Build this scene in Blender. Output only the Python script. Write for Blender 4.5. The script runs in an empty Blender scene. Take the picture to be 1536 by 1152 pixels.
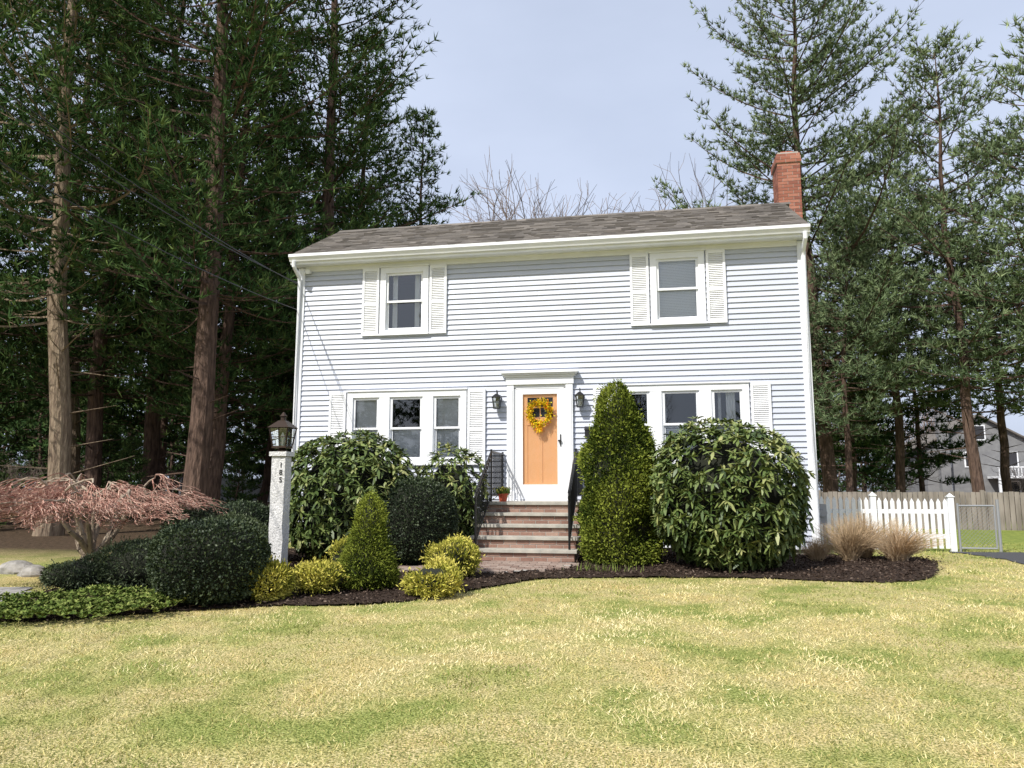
import bpy, math, random, time
import numpy as np
from mathutils import Vector
rng=np.random.default_rng(11); random.seed(5)
sc=bpy.context.scene
# ------------------------------------------------------------------ helpers
def lk(t,a,b): t.links.new(a,b)
def mat(name,c1,c2=None,scale=6.0,rough=.6,bump=0.0,bscale=40.0,tone=None,metal=0.0,transl=0.0,detail=6,spec=0.5,stretch=None,bdist=.01):
    m=bpy.data.materials.new(name); m.use_nodes=True; t=m.node_tree; n=t.nodes
    p=n['Principled BSDF']; p.inputs['Roughness'].default_value=rough; p.inputs['Metallic'].default_value=metal
    p.inputs['Specular IOR Level'].default_value=spec
    tc=n.new('ShaderNodeTexCoord'); mp=n.new('ShaderNodeMapping'); lk(t,tc.outputs['Object'],mp.inputs[0])
    if stretch: mp.inputs['Scale'].default_value=stretch
    if tone:
        at=n.new('ShaderNodeAttribute'); at.attribute_name='tone'
        cr=n.new('ShaderNodeValToRGB'); e=cr.color_ramp.elements
        e[0].position=0; e[0].color=(*tone[0],1); e[1].position=1; e[1].color=(*tone[-1],1)
        for i,c in enumerate(tone[1:-1]):
            x=e.new((i+1)/(len(tone)-1)); x.color=(*c,1)
        lk(t,at.outputs['Fac'],cr.inputs[0]); col=cr.outputs[0]
        if c2 is not None:
            nz=n.new('ShaderNodeTexNoise'); nz.inputs['Scale'].default_value=scale; nz.inputs['Detail'].default_value=detail
            lk(t,mp.outputs[0],nz.inputs[0]); mx=n.new('ShaderNodeMix'); mx.data_type='RGBA'; mx.blend_type='MULTIPLY'
            mx.inputs[0].default_value=.7
            r2=n.new('ShaderNodeValToRGB'); r2.color_ramp.elements[0].position=.3; r2.color_ramp.elements[1].position=.7
            r2.color_ramp.elements[0].color=(*c1,1); r2.color_ramp.elements[1].color=(*c2,1)
            lk(t,nz.outputs[0],r2.inputs[0]); lk(t,col,mx.inputs[6]); lk(t,r2.outputs[0],mx.inputs[7]); col=mx.outputs[2]
        lk(t,col,p.inputs['Base Color'])
    elif c2 is not None:
        nz=n.new('ShaderNodeTexNoise'); nz.inputs['Scale'].default_value=scale; nz.inputs['Detail'].default_value=detail
        lk(t,mp.outputs[0],nz.inputs[0]); cr=n.new('ShaderNodeValToRGB'); e=cr.color_ramp.elements
        e[0].position=.35; e[0].color=(*c1,1); e[1].position=.65; e[1].color=(*c2,1)
        lk(t,nz.outputs[0],cr.inputs[0]); lk(t,cr.outputs[0],p.inputs['Base Color']); col=cr.outputs[0]
    else:
        p.inputs['Base Color'].default_value=(*c1,1); col=None
    if bump>0:
        nb=n.new('ShaderNodeTexNoise'); nb.inputs['Scale'].default_value=bscale; nb.inputs['Detail'].default_value=5
        lk(t,mp.outputs[0],nb.inputs[0]); b=n.new('ShaderNodeBump'); b.inputs['Strength'].default_value=bump; b.inputs['Distance'].default_value=bdist
        lk(t,nb.outputs[0],b.inputs['Height']); lk(t,b.outputs[0],p.inputs['Normal'])
    return m
def leafmat(name,tone,transl=0.0):
    m=bpy.data.materials.new(name); m.use_nodes=True; t=m.node_tree; n=t.nodes; n.remove(n['Principled BSDF'])
    at=n.new('ShaderNodeAttribute'); at.attribute_name='tone'; cr=n.new('ShaderNodeValToRGB'); e=cr.color_ramp.elements
    e[0].position=0; e[0].color=(*tone[0],1); e[1].position=1; e[1].color=(*tone[-1],1)
    for i,c in enumerate(tone[1:-1]): e.new((i+1)/(len(tone)-1)).color=(*c,1)
    lk(t,at.outputs['Fac'],cr.inputs[0]); d=n.new('ShaderNodeBsdfDiffuse'); lk(t,cr.outputs[0],d.inputs[0]); o=d.outputs[0]
    if transl>0:
        tr=n.new('ShaderNodeBsdfTranslucent'); ms=n.new('ShaderNodeMixShader'); ms.inputs[0].default_value=transl; lk(t,cr.outputs[0],tr.inputs[0]); lk(t,o,ms.inputs[1]); lk(t,tr.outputs[0],ms.inputs[2]); o=ms.outputs[0]
    lk(t,o,n['Material Output'].inputs[0]); return m

class Acc:
    def __init__(s): s.V=[];s.n=0;s.L=[];s.c=[];s.m=[];s.t=[]
    def add(s,V,F,mi=0,tone=.5):
        V=np.asarray(V,dtype=float).reshape(-1,3)
        if isinstance(F,list) and len(set(len(f) for f in F))>1:
            s.V.append(V)
            for k in set(len(f) for f in F):
                f=np.array([q for q in F if len(q)==k],dtype=np.int64); s.L.append((f+s.n).ravel()); s.c.append(np.full(len(f),k)); s.m.append(np.broadcast_to(mi,(len(f),))); s.t.append(np.full(len(f),float(tone)))
            s.n+=len(V); return
        F=np.asarray(F,dtype=np.int64)
        if len(F)==0: return
        s.V.append(V); s.L.append((F+s.n).ravel()); s.c.append(np.full(len(F),F.shape[1])); s.m.append(np.broadcast_to(mi,(len(F),)))
        s.t.append(np.broadcast_to(tone,(len(F),)).astype(float)); s.n+=len(V)
    def box(s,x0,x1,y0,y1,z0,z1,mi=0,tone=.5):
        V=[(x,y,z) for z in(z0,z1) for y in(y0,y1) for x in(x0,x1)]
        s.add(V,[(0,2,3,1),(4,5,7,6),(0,1,5,4),(2,6,7,3),(0,4,6,2),(1,3,7,5)],mi,tone)
    def obox(s,c,ax,ay,az,mi=0,tone=.5):
        c=np.array(c,float);ax=np.array(ax,float);ay=np.array(ay,float);az=np.array(az,float)
        V=[c+i*ax+j*ay+k*az for k in(-1,1) for j in(-1,1) for i in(-1,1)]
        s.add(V,[(0,2,3,1),(4,5,7,6),(0,1,5,4),(2,6,7,3),(0,4,6,2),(1,3,7,5)],mi,tone)
    def quad(s,a,b,c,d,mi=0,tone=.5): s.add([a,b,c,d],[(0,1,2,3)],mi,tone)
    def mesh(s,name,mats,origin=(0,0,0),smooth=False):
        V=(np.concatenate(s.V)-np.array(origin)).astype(np.float32); L=np.concatenate(s.L).astype(np.int32); c=np.concatenate(s.c)
        me=bpy.data.meshes.new(name); me.vertices.add(len(V)); me.vertices.foreach_set('co',V.ravel())
        me.loops.add(len(L)); me.loops.foreach_set('vertex_index',L)
        me.polygons.add(len(c)); st=np.concatenate([[0],np.cumsum(c)[:-1]]).astype(np.int32); me.polygons.foreach_set('loop_start',st)
        me.polygons.foreach_set('material_index',np.concatenate(s.m).astype(np.int32))
        me.polygons.foreach_set('use_smooth',np.full(len(c),smooth,dtype=bool))
        a=me.attributes.new('tone','FLOAT','FACE'); a.data.foreach_set('value',np.concatenate(s.t).astype(np.float32))
        for m in mats: me.materials.append(m)
        me.update(calc_edges=True); me.validate()
        return me
    def obj(s,name,mats,origin=(0,0,0),parent=None,smooth=False,bevel=0):
        me=s.mesh(name,mats,origin,smooth); o=bpy.data.objects.new(name,me); sc.collection.objects.link(o)
        if parent: o.parent=parent; o.location=Vector(origin)-parent.location
        else: o.location=origin
        if bevel:
            b=o.modifiers.new('bevel','BEVEL'); b.width=bevel; b.segments=2; b.limit_method='ANGLE'
        return o
def empty(name,loc=(0,0,0)):
    o=bpy.data.objects.new(name,None); o.location=loc; o.empty_display_size=.3; sc.collection.objects.link(o); return o
def nrm(a): return a/np.maximum(np.linalg.norm(a,axis=-1,keepdims=True),1e-9)
def segs(acc,P0,P1,R0,R1,n=4,mi=0,tone=.5,caps=False):
    P0=np.atleast_2d(np.asarray(P0,float));P1=np.atleast_2d(np.asarray(P1,float)); N=len(P0)
    R0=np.broadcast_to(R0,(N,));R1=np.broadcast_to(R1,(N,))
    D=nrm(P1-P0); ref=np.where(np.abs(D[:,2:3])<.9,[[0,0,1.]],[[1.,0,0]]); A=nrm(np.cross(D,ref)); B=np.cross(D,A)
    k=np.arange(n)*2*np.pi/n; C=np.cos(k)[None,:,None]*A[:,None]+np.sin(k)[None,:,None]*B[:,None]
    V=np.concatenate([P0[:,None]+C*R0[:,None,None],P1[:,None]+C*R1[:,None,None]],1)
    i=np.arange(n); j=(i+1)%n; f=np.stack([i,j,j+n,i+n],1)
    F=(f[None]+(np.arange(N)*2*n)[:,None,None]).reshape(-1,4)
    acc.add(V,F,mi,np.repeat(np.broadcast_to(tone,(N,)),n))
    if caps:
        f2=np.stack([i[::-1],i+n]); acc.add(V,(f2[None]+(np.arange(N)*2*n)[:,None,None]).reshape(-1,n),mi,.5)
def tube(acc,P,R,n=8,mi=0,tone=.5,close=True):
    P=np.asarray(P,float);N=len(P);R=np.broadcast_to(R,(N,)); D=nrm(np.gradient(P,axis=0))
    ref=np.array([0,0,1.]) if abs(D[:,2]).mean()<.8 else np.array([1.,0,0]); A=nrm(np.cross(D,ref)); B=np.cross(D,A)
    k=np.arange(n)*2*np.pi/n; V=P[:,None]+R[:,None,None]*(np.cos(k)[None,:,None]*A[:,None]+np.sin(k)[None,:,None]*B[:,None])
    F=[(a*n+i,a*n+(i+1)%n,(a+1)*n+(i+1)%n,(a+1)*n+i) for a in range(N-1) for i in range(n)]
    acc.add(V,F,mi,tone)
    if close: acc.add(V[[0,-1]],[list(range(n))[::-1],[n+i for i in range(n)]],mi,tone)
def blades(acc,P,D,L,W,mi=0,tone=.5):
    N=len(P); S=nrm(np.cross(D,rng.normal(size=(N,3)))); L=np.broadcast_to(L,(N,))[:,None]; W=np.broadcast_to(W,(N,))[:,None]
    V=np.stack([P-S*W/2,P+S*W/2,P+D*L],1); acc.add(V,np.arange(N*3).reshape(-1,3),mi,tone)
def leaves(acc,P,D,L,W,mi=0,tone=.5,Nn=None):
    N=len(P); R=rng.normal(size=(N,3)) if Nn is None else Nn+rng.normal(size=(N,3))*.35
    S=nrm(np.cross(D,R)); L=np.broadcast_to(L,(N,))[:,None]; W=np.broadcast_to(W,(N,))[:,None]
    V=np.stack([P,P+D*L*.5+S*W/2,P+D*L,P+D*L*.5-S*W/2],1); acc.add(V,np.arange(N*4).reshape(-1,4),mi,tone)
def leaf6(acc,P,D,L,W,droop,mi=0,tone=.5):
    N=len(P); up=np.array([[0,0,1.]]); S=nrm(np.cross(D,up+rng.normal(size=(N,3))*.3)); L=L[:,None];W=W[:,None]; dz=np.zeros((N,3)); dz[:,2]=-droop
    m=P+D*L*.5+dz*.25; t=P+D*L+dz
    V=np.stack([P-S*W*.2,P+S*W*.2,m+S*W*.5,m-S*W*.5,t+S*W*.14,t-S*W*.14],1)
    b=(np.arange(N)*6)[:,None]; F=np.concatenate([b+[[0,1,2,3]],b+[[3,2,4,5]]]); acc.add(V,F,mi,np.concatenate([np.broadcast_to(tone,(N,))]*2))
def snoise(x,y,s=1.0,seed=0):
    r=np.random.default_rng(seed); v=0
    for i in range(7):
        a=r.uniform(0,2*np.pi); f=s*r.uniform(.6,2.2); v=v+np.sin((np.cos(a)*x+np.sin(a)*y)*f+r.uniform(0,6.28)+1.3*np.sin((np.sin(a)*x-np.cos(a)*y)*f*.7))
    return v/7*1.6
def sst(t): t=np.clip(t,0,1); return t*t*(3-2*t)
def gh(x,y):
    x=np.asarray(x,float);y=np.asarray(y,float)
    h=.5*np.clip((y+14.15)/12.5,-.3,1)
    h=h+.6*sst((y-2)/18)*sst((-x-5)/6) - .08*sst((x-4.5)/3)*sst((y+1)/4)
    return h+.015*np.sin(x*.9+.4)*np.cos(y*.7)
def inpoly(px,py,poly):
    ins=np.zeros(px.shape,bool); n=len(poly); j=n-1
    for i in range(n):
        xi,yi=poly[i];xj,yj=poly[j]
        c=((yi>py)!=(yj>py))&(px<(xj-xi)*(py-yi)/((yj-yi) if yj!=yi else 1e-9)+xi); ins^=c; j=i
    return ins
G=lambda x,y: float(gh(x,y))
# ------------------------------------------------------------------ materials
white=mat('white_trim_paint',(.77,.785,.81),(.83,.845,.865),scale=3,rough=.45,bump=.05,bscale=60)
shutm=mat('shutter_paint',(.78,.79,.81),(.84,.85,.86),scale=4,rough=.5)
siding=mat('vinyl_siding',(0,0,0),tone=[(.48,.51,.59),(.53,.56,.64)],rough=.5,bump=.12,bscale=30,stretch=(1,1,14))
concrete=mat('concrete',(.26,.25,.23),(.36,.35,.33),scale=9,rough=.9,bump=.3)
shing=mat('roof_shingles',(.7,.7,.7),(1,1,1),scale=1.3,tone=[(.095,.083,.072),(.165,.147,.128),(.25,.222,.195)],rough=.95,bump=.6,bscale=160)
brickm=mat('red_brick',(.75,.75,.75),(1,1,1),scale=25,tone=[(.22,.075,.05),(.32,.115,.07),(.42,.18,.12)],rough=.85,bump=.4,bscale=90)
stepbrick=mat('step_brick',(.75,.75,.75),(1,1,1),scale=25,tone=[(.22,.12,.09),(.31,.18,.135),(.40,.27,.21)],rough=.85,bump=.4,bscale=90)
paver=mat('walk_paver',(.75,.75,.75),(1,1,1),scale=12,tone=[(.22,.15,.12),(.30,.215,.175),(.38,.30,.25)],rough=.9,bump=.4,bscale=90)
mortar=mat('mortar',(.32,.30,.27),(.42,.39,.35),scale=30,rough=.95)
bluestone=mat('tread_stone',(.32,.31,.27),(.45,.42,.36),scale=7,rough=.85,bump=.25)
iron=mat('black_iron',(.012,.012,.013),rough=.4)
orange=mat('orange_door_paint',(.93,.52,.25),rough=.4)
granite=mat('granite',(.42,.42,.415),(.76,.75,.73),scale=70,rough=.85,bump=.8,bscale=35,detail=8,bdist=.02)
bronze=mat('aged_bronze',(.05,.032,.022),rough=.45,metal=.6)
dark=mat('dark_room',(.03,.03,.035),rough=.9)
blind=mat('window_blind',(.88,.89,.90),rough=.6)
aspl=mat('asphalt',(.04,.04,.043),(.075,.075,.078),scale=60,rough=.9,bump=.4,bscale=200)
bark=mat('pine_bark',(.065,.044,.035),(.15,.10,.076),scale=5,rough=.95,bump=1,bscale=9,stretch=(3,3,.6),bdist=.05,spec=.1)
barkd=mat('pine_bark_pale',(.17,.125,.09),(.30,.235,.165),scale=5,rough=.95,bump=1,bscale=9,stretch=(3,3,.6),bdist=.05,spec=.1)
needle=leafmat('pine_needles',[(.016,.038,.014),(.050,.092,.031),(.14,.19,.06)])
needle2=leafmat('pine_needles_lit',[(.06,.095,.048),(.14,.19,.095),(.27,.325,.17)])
twigm=mat('bare_twigs',(.16,.125,.105),(.27,.215,.185),scale=3,rough=.9,spec=0)
rhod=mat('rhododendron_leaf',(0,0,0),tone=[(.024,.047,.012),(.068,.108,.028),(.155,.20,.055),(.31,.31,.12)],rough=.48,spec=.4)
boxm=mat('boxwood_leaf',(0,0,0),tone=[(.012,.022,.010),(.03,.048,.019),(.075,.098,.04)],rough=.55,spec=.35)
yewm=leafmat('arborvitae_leaf',[(.03,.048,.010),(.11,.145,.022),(.23,.265,.045)])
goldm=leafmat('golden_leaf',[(.13,.15,.02),(.38,.36,.06),(.66,.58,.14)])
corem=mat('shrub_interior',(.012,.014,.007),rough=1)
stem=mat('shrub_stem',(.09,.065,.045),rough=.9)
maplet=leafmat('maple_twig',[(.24,.11,.085),(.40,.22,.17),(.58,.42,.33)])
mapleb=mat('maple_bark',(.20,.15,.11),(.38,.31,.23),scale=8,rough=.9,bump=.5)
strawm=leafmat('dry_grass',[(.28,.20,.12),(.50,.37,.23),(.68,.53,.36)])
gcm=leafmat('ground_cover_leaf',[(.05,.085,.02),(.125,.17,.04),(.25,.28,.085)])
mulchm=mat('bark_mulch',(.028,.019,.014),(.075,.053,.041),scale=25,rough=1,bump=1,bscale=70,bdist=.03,spec=.1)
chipm=leafmat('mulch_chips',[(.025,.017,.013),(.08,.056,.043),(.19,.145,.115)])
grassm=leafmat('lawn_blades',[(.15,.215,.05),(.37,.365,.12),(.66,.555,.25),(.90,.79,.48)])
fencew=mat('weathered_wood',(.18,.155,.13),(.31,.27,.235),scale=6,rough=.9,stretch=(1,1,.2))
fenceg=mat('grey_fence',(.30,.31,.33),(.42,.43,.45),scale=6,rough=.9)
galv=mat('galvanised',(.35,.36,.37),rough=.5,metal=.5)
rockm=mat('rock',(.2,.19,.17),(.38,.36,.33),scale=9,rough=.95,bump=.6,bscale=14)
terr=mat('terracotta',(.5,.09,.04),rough=.6)
def glassmat(name,mul,add,tint):
    m=bpy.data.materials.new(name); m.use_nodes=True; t=m.node_tree; n=t.nodes; n.remove(n['Principled BSDF'])
    g=n.new('ShaderNodeBsdfGlossy'); g.inputs['Roughness'].default_value=.015; g.inputs[0].default_value=(.9,.95,1,1)
    tr=n.new('ShaderNodeBsdfTransparent'); tr.inputs[0].default_value=(*tint,1); f=n.new('ShaderNodeFresnel'); f.inputs[0].default_value=1.5
    a=n.new('ShaderNodeMath'); a.operation='MULTIPLY_ADD'; a.inputs[1].default_value=mul; a.inputs[2].default_value=add; lk(t,f.outputs[0],a.inputs[0])
    nz=n.new('ShaderNodeTexNoise'); nz.inputs['Scale'].default_value=2.5; b=n.new('ShaderNodeBump'); b.inputs['Strength'].default_value=.04; lk(t,nz.outputs[0],b.inputs['Height']); lk(t,b.outputs[0],g.inputs['Normal'])
    s=n.new('ShaderNodeMixShader'); lk(t,a.outputs[0],s.inputs[0]); lk(t,tr.outputs[0],s.inputs[1]); lk(t,g.outputs[0],s.inputs[2]); lk(t,s.outputs[0],n['Material Output'].inputs[0]); return m
glass=glassmat('window_glass',1.4,.06,(.95,.97,.98)); dglass=glassmat('storm_door_glass',.5,.0,(.99,.99,.99))
def groundmat():
    m=bpy.data.materials.new('lawn_ground'); m.use_nodes=True; t=m.node_tree;n=t.nodes;p=n['Principled BSDF']; p.inputs['Roughness'].default_value=.95; p.inputs['Specular IOR Level'].default_value=.1
    g=n.new('ShaderNodeNewGeometry')
    def nz(s,d=8):
        x=n.new('ShaderNodeTexNoise'); x.inputs['Scale'].default_value=s; x.inputs['Detail'].default_value=d; lk(t,g.outputs['Position'],x.inputs[0]); return x.outputs[0]
    def ramp(f,els):
        r=n.new('ShaderNodeValToRGB'); e=r.color_ramp.elements; e[0].position=els[0][0];e[0].color=(*els[0][1],1);e[1].position=els[-1][0];e[1].color=(*els[-1][1],1)
        for pp,c in els[1:-1]: e.new(pp).color=(*c,1)
        lk(t,f,r.inputs[0]); return r.outputs[0]
    def mix(f,a,b,bt='MIX'):
        x=n.new('ShaderNodeMix'); x.data_type='RGBA'; x.blend_type=bt
        if isinstance(f,float): x.inputs[0].default_value=f
        else: lk(t,f,x.inputs[0])
        lk(t,a,x.inputs[6]); lk(t,b,x.inputs[7]); return x.outputs[2]
    fine=ramp(nz(70),[(.34,(.12,.13,.045)),(.46,(.34,.31,.12)),(.56,(.60,.50,.23)),(.68,(.78,.67,.38))])
    big=ramp(nz(1.3,7),[(.36,(.50,.68,.38)),(.47,(.85,.92,.75)),(.55,(1,1,1)),(.72,(1.1,1.0,.93))])
    lawn=mix(.9,fine,big,'MULTIPLY')
    lit=ramp(nz(12),[(.3,(.035,.025,.016)),(.6,(.10,.068,.043)),(.75,(.18,.125,.08))])
    gr=ramp(nz(9),[(.3,(.13,.18,.04)),(.7,(.32,.36,.09))])
    sx=n.new('ShaderNodeSeparateXYZ'); lk(t,g.outputs['Position'],sx.inputs[0])
    def mr(src,a,b):
        x=n.new('ShaderNodeMapRange'); x.inputs[1].default_value=a;x.inputs[2].default_value=b; lk(t,src,x.inputs[0]); return x.outputs[0]
    def mul(a,b):
        x=n.new('ShaderNodeMath'); x.operation='MULTIPLY'; lk(t,a,x.inputs[0]); lk(t,b,x.inputs[1]); return x.outputs[0]
    c=mix(mul(mr(sx.outputs[1],-1,5),mr(sx.outputs[0],4,8)),lawn,gr)
    c=mix(mul(mr(sx.outputs[1],-3.5,-1),mr(sx.outputs[0],-6,-7)),c,lit)
    c=mix(mr(sx.outputs[1],22,30),c,lit)
    lk(t,c,p.inputs['Base Color'])
    b=n.new('ShaderNodeBump'); b.inputs['Strength'].default_value=.8; b.inputs['Distance'].default_value=.03; lk(t,nz(80),b.inputs['Height']); lk(t,b.outputs[0],p.inputs['Normal'])
    return m
# ------------------------------------------------------------------ ground
def ground():
    s=np.linspace(-1,1,241); k=np.sinh(s*5.2)/np.sinh(5.2)*450
    X,Y=np.meshgrid(k,k-4); V=np.stack([X,Y,gh(X,Y)],-1).reshape(-1,3); n=241
    i=np.arange(n-1); a=(i[:,None]*n+i[None]).ravel(); A=Acc(); A.add(V,np.stack([a,a+1,a+n+1,a+n],1)); A.obj('ground',[groundmat()],smooth=True)
ground()
bedL=[(-4.95,.0),(-5.2,-3.0),(-4.9,-4.4),(-5.6,-5.6),(-5.05,-6.2),(-4.9,-7.2),(-4.2,-7.25),(-3.2,-6.6),(-2.6,-6.35),(-2.08,-6.05),(-1.32,-5.98),(-.68,-5.6),(-.24,-4.85),(.26,-4.05),(.55,-3.65),(1.31,-3.46),(2.2,-3.38),(3.1,-3.3),(3.8,-3.42),(4.6,-3.6),(5.3,-3.4),(5.7,-2.9),(5.95,-2.2),(6.3,-1.2),(6.3,-.3),(4.82,0)]
pathpoly=[(-1.9,-3.55),(-1.9,-3.2),(-.85,-2.9),(-.82,-2.3),(.86,-2.3),(.80,-2.75),(.3,-3.2),(-.3,-3.5),(-.8,-3.55)]
def smoothpoly(p,it=2):
    p=np.array(p,float)
    for _ in range(it):
        q=np.roll(p,-1,0); p=np.stack([p*.75+q*.25,p*.25+q*.75],1).reshape(-1,2)
    return p
bedS=smoothpoly(bedL); pathS=smoothpoly(pathpoly,1)
def sheet(name,poly,dz,m,res=.05,amp=0.0,seed=1):
    x0,y0=poly.min(0);x1,y1=poly.max(0); nx=int((x1-x0)/res)+2; ny=int((y1-y0)/res)+2
    xs=x0+np.arange(nx)*res; ys=y0+np.arange(ny)*res; X,Y=np.meshgrid(xs,ys)
    jx=X+rng.uniform(-.3,.3,X.shape)*res; jy=Y+rng.uniform(-.3,.3,X.shape)*res
    Z=gh(jx,jy)+dz+amp*(snoise(X,Y,6,seed)+rng.uniform(-.6,.6,X.shape))
    V=np.stack([jx,jy,Z],-1).reshape(-1,3); i=np.arange(nx-1);j=np.arange(ny-1); a=(j[:,None]*nx+i[None]).ravel()
    c=inpoly(V[a,0]+res/2,V[a,1]+res/2,poly); a=a[c]; A=Acc(); A.add(V,np.stack([a,a+1,a+nx+1,a+nx],1)); return A.obj(name,[m],smooth=True)
sheet('mulch_bed',bedS,.022,mulchm,.05,.009)
A=Acc(); N=50000; x=rng.uniform(-5.8,6.6,N);y=rng.uniform(-7.5,0,N); k=inpoly(x+rng.normal(size=N)*.09,y+rng.normal(size=N)*.09,bedS)&~inpoly(x,y,pathS); x=x[k];y=y[k]
P=np.stack([x,y,gh(x,y)+.03+rng.uniform(0,.025,len(x))],1); D=nrm(rng.normal(size=P.shape)*[1,1,.35]); leaves(A,P,D,rng.uniform(.02,.06,len(x)),rng.uniform(.01,.022,len(x)),0,rng.uniform(0,1,len(x))**2)
A.obj('mulch_chips',[chipm])
A=Acc(); x0,y0=pathS.min(0);x1,y1=pathS.max(0)
for iy in range(int((y1-y0)/.105)+1):
    for ix in range(int((x1-x0)/.21)+1):
        cx=x0+ix*.21+(iy%2)*.105; cy=y0+iy*.105+.05
        if inpoly(np.array([cx]),np.array([cy]),pathS)[0]:
            z=G(cx,cy)+random.uniform(-.003,.003); A.box(cx-.1,cx+.1,cy-.048,cy+.048,z-.04,z+.052,0,random.random())
A.obj('brick_walkway',[paver])
sheet('walkway_joint_sand',pathS,.042,mortar,.08)
sheet('driveway',np.array([(7.4,-25.),(7.4,1.9),(10.6,1.9),(10.6,-25.)]),.012,aspl,.4)
sheet('left_path',np.array([(-30.,-6.7),(-30.,-5.3),(-5.9,-5.3),(-5.35,-5.9),(-5.4,-6.7)]),.012,concrete,.2)
# ------------------------------------------------------------------ lawn blades
def lawn():
    A=Acc()
    def band(xa,xb,ya,yb,dens,h,w):
        N=int((xb-xa)*(yb-ya)*dens); x=rng.uniform(xa,xb,N);y=rng.uniform(ya,yb,N)
        keep=~inpoly(x+rng.normal(size=N)*.07,y+rng.normal(size=N)*.07,bedS)&~inpoly(x,y,pathS)&~((x>7.4)&(x<10.6)&(y<1.9))&~((x<-5.35)&(y>-6.7)&(y<-5.3))&~((x>-4.95)&(x<4.85)&(y>-.1)&(y<7))
        cl=snoise(x,y,18,3); keep&=(rng.uniform(0,1,N)<.62+.5*cl)
        x=x[keep];y=y[keep]; N=len(x)
        P=np.stack([x,y,gh(x,y)-.004],1); D=nrm(np.stack([rng.normal(size=N)*.7,rng.normal(size=N)*.7,np.full(N,.8)],1))
        big=snoise(x,y,1.3,5); mid=snoise(x,y,4.5,6); fi=snoise(x,y,15,8)
        tone=np.clip(.60+.27*big+.20*mid+.10*fi-.12*sst((x-2)/5)+rng.normal(size=N)*.17,0,1)
        tone=np.where(rng.uniform(size=N)<.08+.28*(big<-.2),rng.uniform(0,.3,N),tone)
        spot=snoise(x,y,2.2,9)+.3*mid>.95; tone=np.where(spot,rng.uniform(0,.35,N),tone)
        grn=(x>5.5)&(y>-.5); tone=np.where(grn,tone*.5,tone)
        blades(A,P,D,h*rng.uniform(.5,1.25,N)*(1+.3*mid+.2*fi+.35*spot),w*rng.uniform(.6,1.3,N),0,tone)
    band(-3,6,-12.,-8.8,3600,.038,.006)
    band(-5,8,-8.8,-5.2,1900,.038,.008)
    band(-6.5,8,-5.2,-.5,1000,.038,.011)
    band(4.8,11,-.5,5,350,.05,.016)
    band(-10,-5,-9,-5,300,.045,.016)
    A.obj('lawn_grass',[grassm])
lawn()
# ------------------------------------------------------------------ house
H=empty('colonial_house',(0,0,.5)); XL,XR=-4.91,4.82; ZB,ZT=.62,6.1
wins=[(-2.69,.99,4.64,5.98,1),(2.58,.99,4.64,5.98,1),(-2.61,2.40,2.10,3.50,3),(2.57,2.40,2.10,3.50,3)]
openings=[(xc-w/2+.06,xc+w/2-.06,z0+.06,z1-.06) for xc,w,z0,z1,k in wins]+[(-.55,.55,1.38,3.55)]
A=Acc(); ex=.1015; z=ZB
def lap(A,xa,xb,z,e,tone,face='front'):
    pr=.028
    if face=='front': f=lambda u,d,zz:(u,-d,zz)
    elif face=='right': f=lambda u,d,zz:(XR+d,u,zz)
    elif face=='left': f=lambda u,d,zz:(XL-d,u,zz)
    else: f=lambda u,d,zz:(u,6.5+d,zz)
    A.quad(f(xa,pr,z),f(xb,pr,z),f(xb,.002,z+e),f(xa,.002,z+e),0,tone); A.quad(f(xa,0,z),f(xb,0,z),f(xb,pr,z),f(xa,pr,z),0,tone)
    A.quad(f(xa,pr,z),f(xa,.002,z+e),f(xa,0,z+e),f(xa,0,z),0,tone); A.quad(f(xb,pr,z),f(xb,0,z),f(xb,0,z+e),f(xb,.002,z+e),0,tone)
while z<ZT-.01:
    e=min(ex,ZT-z); iv=[(XL,XR)]
    for a,b,c,d in openings:
        if z+e>c and z<d:
            nv=[]
            for p,q in iv:
                if b<=p or a>=q: nv.append((p,q)); continue
                if a>p: nv.append((p,a))
                if b<q: nv.append((b,q))
            iv=nv
    for p,q in iv:
        cuts=[p]
        if q-p>4: cuts.append(p+random.uniform(.3,.7)*(q-p))
        cuts.append(q)
        for s0,s1 in zip(cuts[:-1],cuts[1:]): lap(A,s0,s1-(.002 if s1!=q else 0),z,e,random.random())
    for fc in('right','left'): lap(A,0,6.5,z,e,random.random(),fc)
    lap(A,XL,XR,z,e,random.random(),'back')
    z+=e
zr,yr=7.50,2.05
z=ZT
while z<zr-.1:
    e=ex; t=(z-6.1)/(zr-6.1); ya=0+t*yr; yb=6.5-t*(6.5-yr)
    for fc in('right','left'): lap(A,ya,yb,z,e,random.random(),fc)
    z+=e
A.obj('siding',[siding],parent=H)
A=Acc()
A.box(XL+.1,XR-.1,1.2,6.4,ZB,6.0,0); A.box(XL+.1,XR-.1,.12,1.2,3.85,4.3,0); A.box(-1.1,-.9,.1,1.2,.7,6,0);A.box(.9,1.1,.1,1.2,.7,6,0); A.box(XL+.05,XR-.05,.12,1.2,.62,1.0,0); A.box(XL+.05,XR-.05,.12,1.2,6.02,6.08,0); A.box(XL+.03,XL+.1,.1,6.4,.7,6,0);A.box(XR-.1,XR-.03,.1,6.4,.7,6,0)
A.obj('interior',[dark],parent=H)
A=Acc(); A.box(XL+.03,XR-.03,.03,6.47,-.2,ZB,0); A.obj('foundation',[concrete],parent=H)
T=Acc()
for xa,xb in((XL-.035,XL+.11),(XR-.11,XR+.035)): T.box(xa,xb,-.045,.12,ZB-.02,6.06)
T.box(XL+.11,XR-.11,-.035,.0,5.985,6.10)
T.box(XL-.07,XR+.06,-.30,.02,6.085,6.12)
T.box(XL-.07,XR+.06,-.325,-.30,6.06,6.25)
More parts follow.
